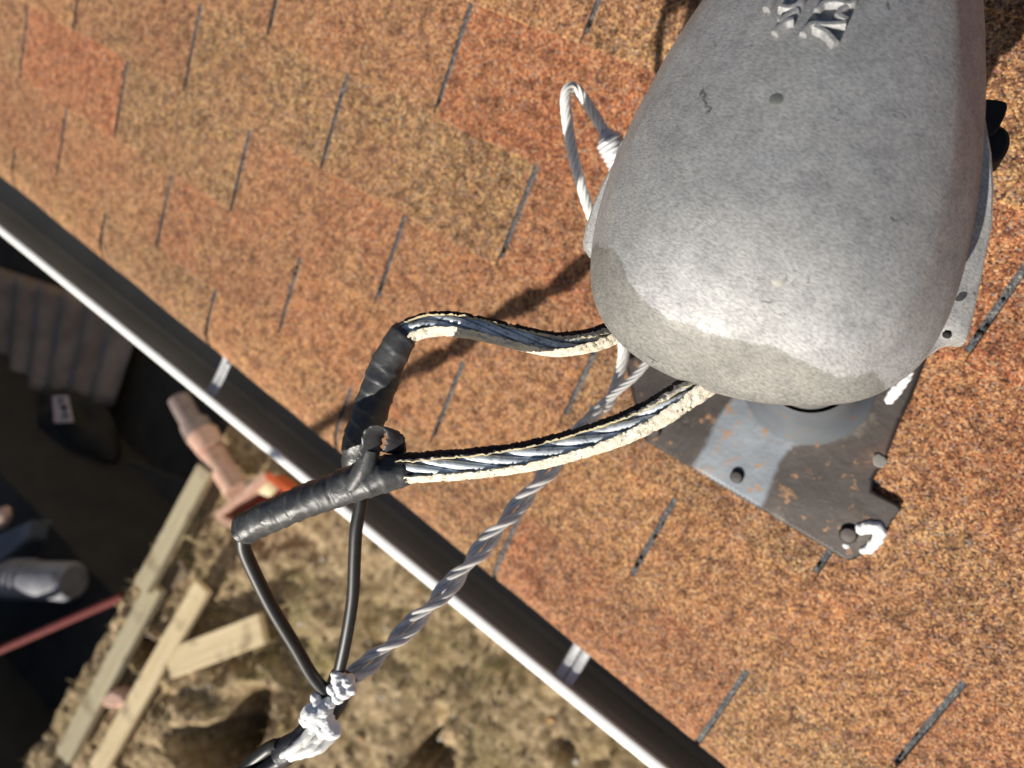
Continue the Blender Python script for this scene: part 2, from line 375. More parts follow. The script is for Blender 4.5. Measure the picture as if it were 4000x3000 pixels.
mb = MB(); mb.box((.6, 3.4, -2.15), (4.7, 0, 0), (0, 3.0, 0), (0, 0, 1.95)); mb.build('wall', M_SIDE, house, False)

# ------------------------------------------------------------------ gutter
gut = thing('rain_gutter', (1.0, -.02, -.14), 'long white metal rain gutter with a dirty brown inside along the shingle edge', 'gutter')
X0, X1 = -4.3, 5.5
def extr(mb, prof, m=0):
    k = len(prof); xs = [X0 + (X1 - X0) * i / 40 for i in range(41)]
    mb.add([Vector((x, p[0] + .0012 * noise.noise(Vector((x * 1.3, 0, 0))), p[1])) for x in xs for p in prof],
           [(i * k + j, (i + 1) * k + j, (i + 1) * k + j + 1, i * k + j + 1) for i in range(40) for j in range(k - 1)], m)
mb = MB(); extr(mb, [(.049, -.012), (.049, -.100), (.044, -.107), (-.032, -.107), (-.040, -.100), (-.042, -.08), (-.0475, -.062), (-.0480, -.034)])
o = mb.build('trough', M_TROUGH, gut)
sd = o.modifiers.new('sheet', 'SOLIDIFY'); sd.thickness = .0008
mb = MB(); lp = []
for q in range(15):
    a = math.radians(-60 + q * 300 / 14); lp.append((-.0610 - .0092 * math.cos(a), -.0310 + .0075 * math.sin(a)))
lp = [(-.0640, -.048), (-.0640, -.034), (-.0632, -.0295), (-.0612, -.0265), (-.0580, -.0250), (-.0545, -.0243), (-.0510, -.0241), (-.0492, -.0244), (-.0488, -.0256), (-.0492, -.0345)]
extr(mb, lp); extr(mb, [(-.045, -.108), (-.058, -.08), (-.0640, -.048)])
mb.build('front_lip', M_LIP, gut)
for i, (x, scr) in enumerate(((.634, True), (1.367, False), (2.05, False))):
    mb = MB(); wd = .0130 if i else .0105
    for s in (-1, 1):
        pts = [(.046, -.020), (.02, -.0285), (-.01, -.034), (-.042, -.037), (-.048, -.0335)]
        cx = x + s * wd * .53
        vs = []
        for (yy, zz) in pts:
            for q in range(5):
                dx = (-1 + q * .5) * wd * .47; vs.append(Vector((cx + dx, yy, zz + .0016 * (1 - (q / 2 - 1) ** 2))))
        mb.add(vs, [(a * 5 + b_, a * 5 + b_ + 1, (a + 1) * 5 + b_ + 1, (a + 1) * 5 + b_) for a in range(len(pts) - 1) for b_ in range(4)])
    h = mb.build('hanger', M_HANG, gut); sd = h.modifiers.new('t', 'SOLIDIFY'); sd.thickness = .0012
    BASE[h.name] = BASE[gut.name]
    mb = MB(); lump(mb, (x - .004, .021, -.023), .0042, (1, 1, .7), .05); lump(mb, (x + .007, .012, -.0255), .0032, (1, 1, .6), .05)
    mb.build('screw', M_HANG, h)

# ------------------------------------------------------------------ flashing and mast
def rpoly(pts, h): return [onroof(x, y, h) for x, y in pts]
flo = thing('roof_flashing', onroof(3150, 1560), 'brown and blue-grey sheet metal pipe flashing nailed over the shingles below the hood', 'flashing')
H0 = .0075
import bmesh
outline_f = [(2440, 1400), (2490, 1640), (2520, 1722), (2700, 1830), (2975, 1992), (3240, 2150), (3285, 2182), (3330, 2190), (3370, 2165), (3450, 2085), (3522, 1985), (3505, 1965), (3407, 1915), (3412, 1875), (3470, 1770), (3520, 1640), (3560, 1560), (3620, 1400), (3640, 1250), (2960, 1230)]
blue = [(2700, 1830), (2975, 1992), (3010, 1900), (3045, 1800), (3100, 1740), (3300, 1700), (3330, 1560), (3200, 1400), (2960, 1400), (2860, 1560), (2800, 1640), (2745, 1760)]
def inside(x, y, poly):
    c_ = False; n = len(poly)
    for a in range(n):
        x1, y1 = poly[a]; x2, y2 = poly[a - 1]
        if (y1 > y) != (y2 > y) and x < (x2 - x1) * (y - y1) / (y2 - y1) + x1: c_ = not c_
    return c_
def topx(p):
    c_ = p - C; return 2000 + F * c_.dot(RX) / c_.dot(RF), 1500 + F * c_.dot(RD) / c_.dot(RF)
bm = bmesh.new(); fb = BASE[flo.name]
bm.faces.new([bm.verts.new(p - fb) for p in rpoly(outline_f, H0)])
bmesh.ops.triangulate(bm, faces=bm.faces[:])
for q in range(6):
    bmesh.ops.subdivide_edges(bm, edges=[e for e in bm.edges if e.calc_length() > .006], cuts=1, use_grid_fill=False)
    bmesh.ops.triangulate(bm, faces=bm.faces[:])
bmesh.ops.recalc_face_normals(bm, faces=bm.faces[:])
me = bpy.data.meshes.new('base_plate'); bm.to_mesh(me); bm.free()
ca = me.color_attributes.new('tone', 'FLOAT_COLOR', 'POINT')
for iv, v in enumerate(me.vertices):
    x, y = topx(v.co + fb); k = sum(inside(x + dx * 16, y + dy * 16, blue) for dx in (-1, 0, 1) for dy in (-1, 0, 1)) / 9
    ca.data[iv].color = (k, 0, 0, 1)
for v in me.vertices:
    v.co += RN * (.0009 * noise.noise((v.co + fb) * 22))
me.materials.append(M_FLP); me.polygons.foreach_set('use_smooth', [True] * len(me.polygons))
bp = bpy.data.objects.new('base_plate', me); sc.collection.objects.link(bp); bp.parent = flo
sd = bp.modifiers.new('sheet', 'SOLIDIFY'); sd.thickness = .0014; sd.offset = -1
# rounded boot around the pipe
BC = onroof(3150, 1500, H0); AX = Vector((BC.x, BC.y, 0))
mb = MB(); prof = [(.060, .0), (.058, .004), (.052, .013), (.046, .028), (.041, .05), (.0385, .075)]; seg = 40; vs = []
for i, (r, h) in enumerate(prof):
    for k in range(seg):
        a = 2 * math.pi * k / seg
        if i < 2: p = roof(0, 0, 0) + Vector((BC.x + r * math.cos(a), 0, 0)); vs.append(BC + Vector((r * math.cos(a), r * math.sin(a) * math.cos(PITCH), r * math.sin(a) * math.sin(PITCH))) + RN * (h + .0006))
        else: vs.append(Vector((BC.x + r * math.cos(a), BC.y + r * math.sin(a), BC.z + h + (r * math.sin(a) * .3 * (1 - i / 5.)))))
mb.add(vs, [(i * seg + k, i * seg + (k + 1) % seg, (i + 1) * seg + (k + 1) % seg, (i + 1) * seg + k) for i in range(len(prof) - 1) for k in range(seg)])
mb.build('boot', M_FL2, flo)
for (x, y, r) in ((2560, 1680, .0072), (2880, 1860, .0068), (3315, 2085, .0085)):
    mb = MB(); p = onroof(x, y, H0)
    fr_ = par_frames([p - RN * .001, p + RN * .0035, p + RN * .0055, p + RN * .0058])
    tube(mb, None, lambda L, a, t, r=r: r * (1 - .0 * t) if t < .5 else r * (.8 if t < .9 else .1), 14, 0, fr_); mb.build('nail_head', M_FL1, flo)
def blend(o, vox, it=2):
    m_ = o.modifiers.new('merge', 'REMESH'); m_.mode = 'VOXEL'; m_.voxel_size = vox; m_.use_smooth_shade = True
    m_ = o.modifiers.new('soft', 'SMOOTH'); m_.iterations = it; m_.factor = .5
    return o
def dab(pts, r, name, m, parent=None, lab=None, h=H0, sq=.6):
    mb = MB()
    for (x, y, k) in pts: lump(mb, onroof(x, y, h + r * k * .25), r * k, (1, 1, sq), .3, seg=12)
    o = blend(mb.build(name, m, parent), .0011, 3)
    if lab: o['label'] = lab
    return o
dab([(3365, 2065, .9), (3395, 2058, 1.0), (3425, 2062, 1.0), (3440, 2082, .9), (3430, 2105, .9), (3412, 2125, .9), (3395, 2145, .8), (3372, 2150, .6)], .0066, 'sealant_blob', M_WHITE, flo, 'glossy white sealant hooked round the lowest nail')
dab([(3305, 2130, 1)], .0035, 'sealant_drop', M_WHITE, flo)
dab([(3555, 1455, .7), (3540, 1475, 1), (3525, 1500, .9), (3505, 1520, 1.1), (3490, 1540, 1.), (3475, 1560, .9)], .0050, 'sealant_streak', M_WHITE, flo, 'white sealant streak on the right of the flashing', h=.016)
dab([(3435, 1800, 1)], .0078, 'sealant_spot', simple('grey_paste', (.25, .23, .2), (.3, .28, .25), 60), flo, h=H0 + .001, sq=.06)
dab([(3420, 1610, 1), (3395, 1650, .9), (3440, 1575, .7)], .0075, 'paint_smear', simple('olive_paste', (.16, .15, .11), (.22, .2, .15), 60), flo, h=H0 + .001, sq=.06)
mast = thing('service_mast', AX + Vector((0, 0, .0)), 'round galvanised conduit mast rising through the flashing to the grey hood', 'mast')
mb = MB(); tube(mb, [Vector((AX.x, AX.y, z)) for z in (-.6, .1, .3, .52)], .0350, 40); mb.build('pipe', simple('dull_conduit', (.12, .12, .125), (.2, .2, .2), 20, .55, .1, .001, .3), mast)

# ------------------------------------------------------------------ weatherhead
RZ = .522
wh = thing('weatherhead', (AX.x, AX.y, RZ), 'large domed cast aluminium service entrance hood with raised lettering above the roof', 'weatherhead')
outl = [(2935, -250), (2840, -120), (2752, 0), (2632, 180), (2540, 345), (2455, 510), (2388, 670), (2338, 830), (2313, 960), (2306, 1070), (2318, 1170), (2360, 1265), (2425, 1345), (2515, 1415), (2640, 1480), (2780, 1532), (2930, 1568), (3080, 1584), (3230, 1584), (3360, 1566), (3480, 1515), (3590, 1432), (3663, 1325), (3713, 1222), (3757, 1090), (3797, 915), (3826, 734), (3843, 560), (3852, 372), (3850, 200), (3842, 20), (3815, -170), (3730, -340), (3560, -450), (3380, -480), (3180, -450), (3040, -370)]
def rimz(y): return RZ - .004 + .018 * max(0, min(1, (1580 - y) / 1900.)) ** 1.3
rim = [onz(x, y, rimz(y)) for x, y in outl]
rim = catmull(rim + [rim[0]], .006)[:-1]
cen = onz(3010, 830, RZ + .0); NR = len(rim)
ymin, ymax = min(p.y for p in rim), max(p.y for p in rim)
prof = [(0, 0), (.006, .003), (.03, .0082), (.07, .0150), (.115, .0222), (.15, .0275), (.18, .0318), (.20, .0341), (.235, .0370), (.29, .0410), (.37, .0458), (.46, .0503), (.56, .0543), (.66, .0573), (.76, .0594), (.88, .0607)]
mb = MB(); vs = []
for s, h in prof:
    for p in rim:
        q = p.lerp(Vector((cen.x, cen.y, p.z)), s)
        vs.append(Vector((q.x, q.y, p.z * (1 - s) + s * cen.z + h * 1.0)))
vs.append(Vector((cen.x, cen.y, cen.z + .0610)))
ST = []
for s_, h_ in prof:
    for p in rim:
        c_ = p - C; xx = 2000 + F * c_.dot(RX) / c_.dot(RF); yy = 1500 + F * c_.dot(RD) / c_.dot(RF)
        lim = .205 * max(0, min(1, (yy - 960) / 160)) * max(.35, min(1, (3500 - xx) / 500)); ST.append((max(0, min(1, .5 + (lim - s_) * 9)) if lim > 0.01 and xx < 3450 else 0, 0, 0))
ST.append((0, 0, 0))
fs = [(i * NR + k, i * NR + (k + 1) % NR, (i + 1) * NR + (k + 1) % NR, (i + 1) * NR + k) for i in range(len(prof) - 1) for k in range(NR)]
b = (len(prof) - 1) * NR; fs += [(b + k, b + (k + 1) % NR, len(vs) - 1) for k in range(NR)]
mb.add(vs, fs)
mb.col = ST
dome_bvh = BVHTree.FromPolygons([tuple(v) for v in mb.v], mb.f)
hood = mb.build('hood', M_ALU, wh, True, angle=80)
sb = hood.modifiers.new('sub', 'SUBSURF'); sb.levels = 1; sb.render_levels = 2
sd = hood.modifiers.new('wall', 'SOLIDIFY'); sd.thickness = .0035; sd.offset = -1
def ondome(x, y):
    r = ray(x, y).normalized(); h = dome_bvh.ray_cast(C, r); return (h[0], h[1]) if h[0] else (onz(x, y, RZ + .07), Vector((0, 0, 1)))
# raised lettering
mb = MB()
for st in ([(2996, 48), (3012, 22), (3028, -10)], [(3046, 40), (3085, 47), (3122, 28), (3136, -12), (3120, -50), (3060, -60)], [(3112, 50), (3084, 70), (3046, 98)], [(3098, 92), (3062, 104), (3026, 142)], [(3190, 56), (3215, 30), (3262, 24), (3318, 30), (3336, 0)], [(3302, 92), (3272, 72), (3300, 40)], [(3136, 146), (3165, 112), (3222, 112), (3300, 108)], [(3180, 118), (3225, 142), (3262, 182)]):
    P = []
    pp = [Vector((x, y, 0)) for x, y in st]
    for q in catmull(pp, 6):
        p, n = ondome(q.x, q.y); P.append((p, n))
    fr_ = []
    for i, (p, n) in enumerate(P):
        t = (P[min(i + 1, len(P) - 1)][0] - P[max(i - 1, 0)][0]).normalized(); u = (n if n.dot(ray(3100, 100)) < 0 else -n); u = (u - t * u.dot(t)).normalized(); fr_.append((p, t, u, t.cross(u)))
    vs = []; cs = [(-.0021, -.0012), (-.0016, .0024), (-.0008, .0034), (.0008, .0034), (.0016, .0024), (.0021, -.0012)]
    for p, t, u, s in fr_:
        for a, h in cs: vs.append(p + s * a + u * h)
    k = len(cs); mb.add(vs, [(i * k + j, i * k + j + 1, (i + 1) * k + j + 1, (i + 1) * k + j) for i in range(len(fr_) - 1) for j in range(k - 1)] + [tuple(range(k)), tuple((len(fr_) - 1) * k + j for j in range(k))])
mb.build('raised_lettering', M_ALU, wh)
for (x, y, r, h) in ((3042, 1085, .0041, -.0001), (3032, 388, .0030, .0002)):
    p, n = ondome(x, y)
    if n.dot(ray(x, y)) > 0: n = -n
    mb = MB(); tube(mb, None, lambda L, a, t, r=r: r if t < .8 else r * .86, 28, 0, par_frames([p - n * .003, p + n * (h - .0002), p + n * h])); mb.build('casting_mark', simple('ground_aluminium', (.24, .24, .21), (.30, .30, .27), 200, .6, .2, .0003, .8), wh)
# added arm that holds the black shadow-shaped plates to the mast
la = onz(3820, 500, .442); mb = MB(); dd = (Vector((AX.x, AX.y, .442)) - la); sd_ = Vector((-dd.y, dd.x, 0)).normalized() * .016
mb.prism([la - sd_, Vector((AX.x, AX.y, .442)) - sd_, Vector((AX.x, AX.y, .442)) + sd_, la + sd_], Vector((0, 0, -.008))); mb.build('lobe_arm', M_BLACK, wh, False)
# entrance cover below the dome: wings show left and right
PZ = .484
pl = [(2420, 560), (2395, 640), (2350, 722), (2318, 800), (2290, 880), (2276, 950), (2281, 976), (2303, 986), (2330, 1030), (2420, 1150), (2700, 1330), (3100, 1420), (3450, 1420), (3610, 1405), (3640, 1375), (3680, 1343), (3722, 1330), (3776, 1332), (3796, 1262), (3824, 1132), (3852, 990), (3876, 880), (3882, 740), (3872, 600), (3850, 470), (3760, 380), (3200, 200), (2700, 300)]
mb = MB(); P = [onz(x, y, PZ - .014 + .062 * max(0, min(900, 1330 - y)) / 900) for x, y in pl]; cc = sum(P, Vector()) / len(P)
top = [p.lerp(cc, .015) + Vector((0, 0, .0022)) for p in P]; n = len(P)
low = [p + Vector((0, 0, -.014)) for p in P]
inn = [p.lerp(cc, .30) + Vector((0, 0, .012)) for p in P]
mb.add(low + P + top + inn, [(r * n + i, r * n + (i + 1) % n, (r + 1) * n + (i + 1) % n, (r + 1) * n + i) for r in range(3) for i in range(n)] + [tuple(range(3 * n, 4 * n)), tuple(range(n))[::-1]])
mb.build('cover_plate', M_ALU, wh, angle=35)
mb = MB(); tube(mb, [Vector((AX.x, AX.y, z)) for z in (.425, .44, .475)], lambda L, a, t: .047 if t > .2 else .043, 36); mb.build('collar', M_ALU, wh)
mb = MB(); q1 = onz(3900, 440, .45)
def disc(mb, pts, z, th):
    P = catmull([onz(x, y, z) for x, y in pts] + [onz(*pts[0], z)], .003)[:-1]; mb.prism(P, Vector((0, 0, -th)))
disc(mb, [(3780, 384), (3858, 386), (3915, 392), (3936, 406), (3930, 440), (3912, 480), (3880, 520), (3780, 520)], .455, .012)
mb.build('shadow_lobe', M_BLACK, wh, bevel=.002)  # black plate added in the shape of a shadow beside the hood
mb = MB(); disc(mb, [(3790, 500), (3860, 488), (3910, 488), (3938, 505), (3950, 535), (3944, 575), (3922, 612), (3890, 628), (3860, 630), (3790, 625)], .45, .02)
mb.build('shadow_lobe_low', M_BLACK, wh, bevel=.003)  # second black plate, shaped as the lower lobe of that shadow
mb = MB(); lump(mb, onz(3700, 1306, .497), .0022, seg=10); mb.build('screw', M_BLACK, wh)

# ------------------------------------------------------------------ insulated service cables
UPREF = lambda p: (C - p).normalized()
def cracked_cable(root, pts, rad, gap_fn, seed, crust_fn, step=.0011):
    path = catmull([at(*p) for p in pts], step); fr = frames(path, UPREF); n = len(fr)
    # conductor: one centre strand, six around it
    mb = MB(); rs = rad * .300
    sub = fr[::3]
    twist(mb, None, rad * .58, 6, rs, .15, 14, 0, sub, .4, True)
    mb.build('conductor', M_STR, root)
    # insulation: a thick shell, open along a ragged crack
    mb = MB(); mb.col = []; K = 44
    L = 0; prev = path[0]; rows = []
    for i, (p, t, u, s) in enumerate(fr):
        L += (p - prev).length; prev = p; f = i / (n - 1)
        c0, hw = gap_fn(f)
        ja = 5 * noise.noise(Vector((L * 130, seed, 0))) + 3.4 * (round(2.2 * noise.noise(Vector((L * 240, seed, 4)))) ) + 2.5 * noise.noise(Vector((L * 700, seed, 3)))
        jb = 5 * noise.noise(Vector((L * 110, seed, 8))) + 3.4 * (round(2.2 * noise.noise(Vector((L * 260, seed, 14))))) + 2.5 * noise.noise(Vector((L * 650, seed, 13)))
        a0 = math.radians(c0 + max(.8, hw + (ja if hw > 4 else 0))); a1 = math.radians(360 + c0 - max(.8, hw + (jb if hw > 4 else 0)))
        ring = []
        for k in range(K + 1):
            a = a0 + (a1 - a0) * k / K
            d = u * math.cos(a) + s * math.sin(a); q = p + d * rad
            lo = .0004 * noise.noise(q * 200) + .00022 * noise.noise(q * 800) + .00016 * noise.noise(q * 1800)
            cr = crust_fn(a, f, d)
            lo += cr * .0009 * noise.noise(q * 1100 + Vector((9, 9, 9)))
            # fine rings of cracks across the length
            ck = noise.noise(Vector((L * 420 + 2.5 * noise.noise(q * 200), a * .55, seed)))
            if abs(ck) < .07: lo -= .0011
            edge = 1.0 if k in (0, K) else 0.0
            lift = .0006 if k < 2 or k > K - 2 else 0
            ring.append((p + d * (rad + lo + lift), (cr, 0, 0)))
        inner = []
        for k in (K, 0):
            a = a0 + (a1 - a0) * k / K; d = u * math.cos(a) + s * math.sin(a)
            inner.append((p + d * (rad * .88), (0, 1, 0)))
        # cream inner faces along both lips
        rows.append([inner[1]] + [(ring[0][0], (0, 1, 0))] + ring + [(ring[-1][0], (0, 1, 0))] + [inner[0]])
    k = len(rows[0])
    mb.add([v for r in rows for v, c in r], [(i * k + j, (i + 1) * k + j, (i + 1) * k + j + 1, i * k + j + 1) for i in range(n - 1) for j in range(k - 1)])
    mb.col = [c for r in rows for v, c in r]
    return mb.build('insulation', M_INS, root, angle=75)
def taped(root, pts, rad, seed, seg=40):
    path = catmull([at(*p) for p in pts], .0012); fr = par_frames(path)
    def r(L, a, t):
        hel = ((L / .0105 + a / (2 * math.pi) * 1.0 + .3 * noise.noise(Vector((L * 50, a, seed)))) % 1.0)
        base = rad(t)
        p = Vector((math.cos(a) * 1.2, math.sin(a) * 1.2, L * 60 + seed))
        e = 1.0 if .03 < t < .985 else .93
        return base * e * (1 + .075 * (hel ** 2.5) + .10 * noise.noise(p) + .04 * noise.noise(p * 3.1))
    mb = MB(); tube(mb, None, r, seg, 0, fr); return mb.build('tape_wrap', M_TAPE, root, angle=70)
def wire(root, pts, r, name='lead_wire', m=None):
    mb = MB(); tube(mb, catmull([at(*p) for p in pts], .004), r, 20); return mb.build(name, m or M_WIRE, root)
IMG_UP = -RD
def crust(a, f, d):
    up = d.dot(IMG_UP); return max(0, min(1, (up - .45) * 3.0))
lowc = thing('service_cable', at(2000, 1800, .39), 'lower thick cable with split cream insulation over blue-grey strands, nearer the camera', 'cable')
cracked_cable(lowc, [(2860, 1400, .385), (2770, 1475, .378), (2680, 1538, .378), (2540, 1625, .382), (2350, 1705, .386), (2080, 1778, .390), (1850, 1810, .394), (1690, 1822, .398), (1560, 1832, .401)], .0086,
              lambda f: (4 + 7 * math.sin(f * 5), 5 + 25 * min(1, max(0, (f - .10) / .35))), 2.0, crust)
def rad_low(t): 
    return (.0086 + .0014 * min(1, t * 5) + .0008 * math.sin(t * 9)) if t < .4 else .0101 - .0006 * (t - .4)
taped(lowc, [(1622, 1826, .4015), (1520, 1845, .402), (1400, 1882, .407), (1280, 1925, .414), (1160, 1972, .422), (1050, 2018, .431), (965, 2062, .44), (945, 2072, .4415)], rad_low, 1.0)
wire(lowc, [(1040, 2018, .4325), (985, 2028, .4385), (955, 2065, .444), (950, 2130, .450), (985, 2220, .459), (1060, 2370, .474), (1150, 2520, .490), (1220, 2640, .503), (1290, 2720, .512)], .0045)
wire(lowc, [(1480, 1890, .418), (1452, 1880, .420), (1400, 1905, .424)], .0062, 'splice_end', M_TAPE)
upc = thing('service_cable', at(1900, 1270, .44), 'upper thick cable with cracked cream insulation curving down behind the lower cable', 'cable')
cracked_cable(upc, [(2520, 1220, .456), (2450, 1262, .455), (2380, 1306, .453), (2280, 1335, .450), (2160, 1345, .446), (2020, 1318, .444), (1880, 1284, .444), (1760, 1265, .444), (1660, 1272, .444), (1590, 1300, .445), (1555, 1335, .446)], .0078,
              lambda f: (0 + 28 * max(0, (f - .15)), (3 + 27 * min(1, max(0, (f - .18) / .25)))), 7.0, crust)
def rad_up(t): return .0084 + .0026 * min(1, t * 3) - .0020 * max(0, t - .6)
up_tape = taped(upc, [(1590, 1292, .4450), (1566, 1322, .4452), (1530, 1390, .448), (1500, 1460, .451), (1470, 1540, .454), (1440, 1620, .457), (1412, 1700, .461), (1400, 1770, .466), (1398, 1850, .472)], rad_up, 5.0)
wire(upc, [(1398, 1790, .468), (1410, 1880, .474), (1410, 1960, .476), (1392, 2060, .479), (1385, 2180, .484), (1378, 2330, .491), (1355, 2480, .499), (1325, 2620, .508), (1305, 2690, .513)], .0044)
# torn flap of tape curling up off the lower splice
mb = MB()
fl = [(1432, 1800, .392), (1444, 1760, .390), (1450, 1722, .388), (1462, 1684, .387), (1500, 1668, .388), (1533, 1684, .391), (1546, 1720, .395), (1540, 1756, .399), (1516, 1770, .401), (1488, 1752, .400)]
P = catmull([at(*p) for p in fl], .001); n = len(P); wd = (RF * .72 + RX * .66 + RD * .22).normalized(); K = 8; vs = []
for i, p in enumerate(P):
    f = i / (n - 1); h0 = .0046 + .0040 * f + .0022 * noise.noise(Vector((i * .55, 1, 0))) + .0007 * noise.noise(Vector((i * 1.7, 1, 0))); h1 = .0055 + .0045 * f + .0026 * noise.noise(Vector((i * .6, 7, 0)))
    for k in range(K + 1):
        q = -h0 + (h0 + h1) * k / K
        vs.append(p + wd * q + RX * (.0011 * math.sin(q * 260 + f * 4)))
mb.add(vs, [(i * (K + 1) + k, (i + 1) * (K + 1) + k, (i + 1) * (K + 1) + k + 1, i * (K + 1) + k + 1) for i in range(n - 1) for k in range(K)])
fo = mb.build('tape_flap', M_TAPE, lowc); sd = fo.modifiers.new('t', 'SOLIDIFY'); sd.thickness = .0003
# ridge where the flap leaves the wrap
mb = MB(); tube(mb, catmull([at(1330, 1962, .411), at(1365, 1918, .405), at(1400, 1870, .400), at(1430, 1810, .396), at(1448, 1750, .393)], .001), lambda L, a, t: .0018 + .0042 * math.sin(math.pi * min(1, t * .62 + .12)), 16); mb.build('tape_fold', M_TAPE, lowc)

# ------------------------------------------------------------------ bare wires
def MA(z, a): return Vector((AX.x + .037 * math.cos(a), AX.y + .037 * math.sin(a), z))
def rope(root, pts, R, sub_n, sub_r, pitch, name='strand_bundle', bundles=2, centre=True, R2=None):
    path = catmull([at(*p) for p in pts], .0025); fr = par_frames(path)
    for j in range(bundles):
        L = 0; prev = path[0]; q = []
        for (p, t, u, s) in fr:
            L += (p - prev).length; prev = p; a = 2 * math.pi * (j / bundles + L / pitch)
            q.append(p + (u * math.cos(a) + s * math.sin(a)) * R)
        mb = MB(); twist(mb, q, (R2 or sub_r * 2), sub_n, sub_r, .055, 8, centre=centre); mb.build(name, M_NEU, root)
neu = thing('neutral_wire', at(1800, 2250, .57), 'bare aluminium wire pair twisted together, running diagonally across the gutter', 'wire')
rope(neu, [(2330, 1590, .60), (2290, 1660, .595), (2200, 1770, .582), (2040, 1960, .569), (1900, 2120, .558), (1790, 2250, .55), (1650, 2400, .54), (1520, 2520, .532), (1430, 2600, .527), (1360, 2650, .524), (1300, 2710, .522)], .0042, 3, .0020, .082, R2=.0021, centre=False)
for pts, r, sr in (([(2700, 1200, .60), (2500, 1250, .607), (2440, 1310, .61), (2436, 1390, .612), (2415, 1480, .611), (2380, 1570, .607), (2330, 1610, .602), (2300, 1660, .597)], .0034, .0018), ([(2750, 1290, .59), (2640, 1300, .597), (2570, 1330, .60), (2530, 1410, .60), (2480, 1470, .60), (2410, 1530, .60), (2350, 1580, .60), (2325, 1620, .598)], .0023, .0012)):
    mb = MB(); twist(mb, catmull([MA(.29, 3.3)] + [at(*p) for p in pts], .0025), r, 6, sr, .05, 8, centre=True); mb.build('strand_bundle', M_NEU, neu)
lo = thing('wire_loop', at(2250, 450, .57), 'bare stranded aluminium wire bent back in a narrow loop beside the hood', 'wire')
mb = MB(); twist(mb, catmull([MA(.31, 2.9)] + [at(*p) for p in [(2600, 1060, .58), (2420, 1010, .586), (2360, 960, .585), (2318, 860, .582), (2285, 770, .578), (2252, 660, .572), (2226, 540, .566), (2212, 440, .562), (2210, 375, .560), (2222, 345, .560), (2245, 344, .562), (2275, 378, .566), (2315, 440, .570), (2350, 498, .573), (2380, 550, .576)]], .0016), .0031, 6, .0015, .042, 9, centre=True)
mb.build('wire', M_NEU, lo)
mb = MB(); pa = catmull([at(2362, 518, .574), at(2385, 560, .574), at(2415, 620, .574), at(2450, 690, .574)], .0015)
mb2 = MB(); twist(mb2, catmull([at(2440, 670, .574), at(2560, 830, .57), at(2800, 1050, .56), MA(.35, 2.6)], .0025), .0031, 6, .0015, .042, 8, centre=True); mb2.build('wire', M_NEU, lo)
tube(mb, pa, lambda L, a, t: (.0055 + .0058 * min(1, t * 5)) * (1 - .12 * t) * (1 + .09 * math.sin(L * 1500 + a)), 24); sl_ = mb.build('crimp_sleeve', M_HANG, lo)
# splice clamp where the drop cable starts
jn = thing('wire_splice', at(1300, 2760, .565), 'lumpy white corroded clamp tying the black wires to the bare wire', 'clamp')
mb = MB()
for (x, y, k) in ((1322, 2640, .9), (1325, 2668, 1.0), (1360, 2660, .95), (1368, 2688, .9), (1340, 2700, 1.1), (1300, 2695, .8), (1318, 2725, .9)): lump(mb, at(x, y, .506), .0054 * k, (1, 1, 1), .3, seg=16)
blend(mb.build('paste_lump', M_PASTE, jn), .0007, 1)
mb = MB()
for (x, y, k) in ((1232, 2725, .6), (1236, 2748, .7), (1215, 2785, 1.1), (1240, 2790, 1.2), (1265, 2775, 1.1), (1285, 2750, .8), (1200, 2810, .9), (1230, 2820, 1.0), (1275, 2815, 1.0), (1285, 2840, 1.0), (1300, 2855, 1.0), (1265, 2855, .9), (1310, 2835, .6)): lump(mb, at(x, y, .506), .0062 * k, (1, 1, 1), .3, seg=16)
blend(mb.build('paste_lump', M_PASTE, jn), .0007, 1)
mb = MB(); tube(mb, catmull([at(1345, 2640, .516), at(1300, 2740, .516), at(1245, 2830, .517), at(1180, 2890, .518), at(1095, 2945, .521)], .0025), lambda L, a, t: .0098 * (1 + .14 * noise.noise(Vector((math.cos(a) * 2, math.sin(a) * 2, L * 90)))), 24); mb.build('shrink_wrap', M_TAPE, jn)
mb = MB()
for j, (ox, oy) in enumerate(((0, 0), (26, -30), (-30, 22), (50, 5), (60, 42), (20, 36))):
    tube(mb, catmull([at(1240 + ox, 2835 + oy, .507), at(1195 + ox * .9, 2885 + oy, .506), at(1140 + ox * .6, 2925 + oy * .6, .510), at(1095 + ox * .3, 2950 + oy * .4, .515)], .003), lambda L, a, t: .0034 * (1 - .3 * t) * (1 + .1 * math.sin(L * 700)), 12)
mb.build('wrap_rods', M_NEU, jn)
dr = thing('drop_cable', at(1000, 2990, .585), 'twisted service drop of one bare and two black wires leaving at the bottom edge', 'cable')
def line(a, b, n): return [a.lerp(b, i / n) for i in range(n + 1)]
P0 = at(1120, 2925, .520); P1 = at(1020, 2990, .528); dvec = (at(500, 3450, .540) - P1); 
pp = [P0, P1, P1 + dvec, P1 + dvec * 2.2, P1 + dvec * 5, P1 + dvec * 12]
path = catmull(pp, .006); fr = par_frames(path)
mb = MB(); twist(mb, [f[0] + f[2] * .0028 for f in fr], .0027, 6, .00135, .06, 7, centre=True); mb.build('bare_wire', M_NEU, dr)
for j in (0, 1):
    q = []; L = 0; prev = path[0]
    for (p, t, u, s) in fr:
        L += (p - prev).length; prev = p; a = j * 2.2 + 2.6 + L / .28 * 2 * math.pi
        q.append(p + (u * math.cos(a) + s * math.sin(a)) * .0062)
    mb = MB(); tube(mb, q, .0052, 14); mb.build('black_wire', M_WIRE, dr)

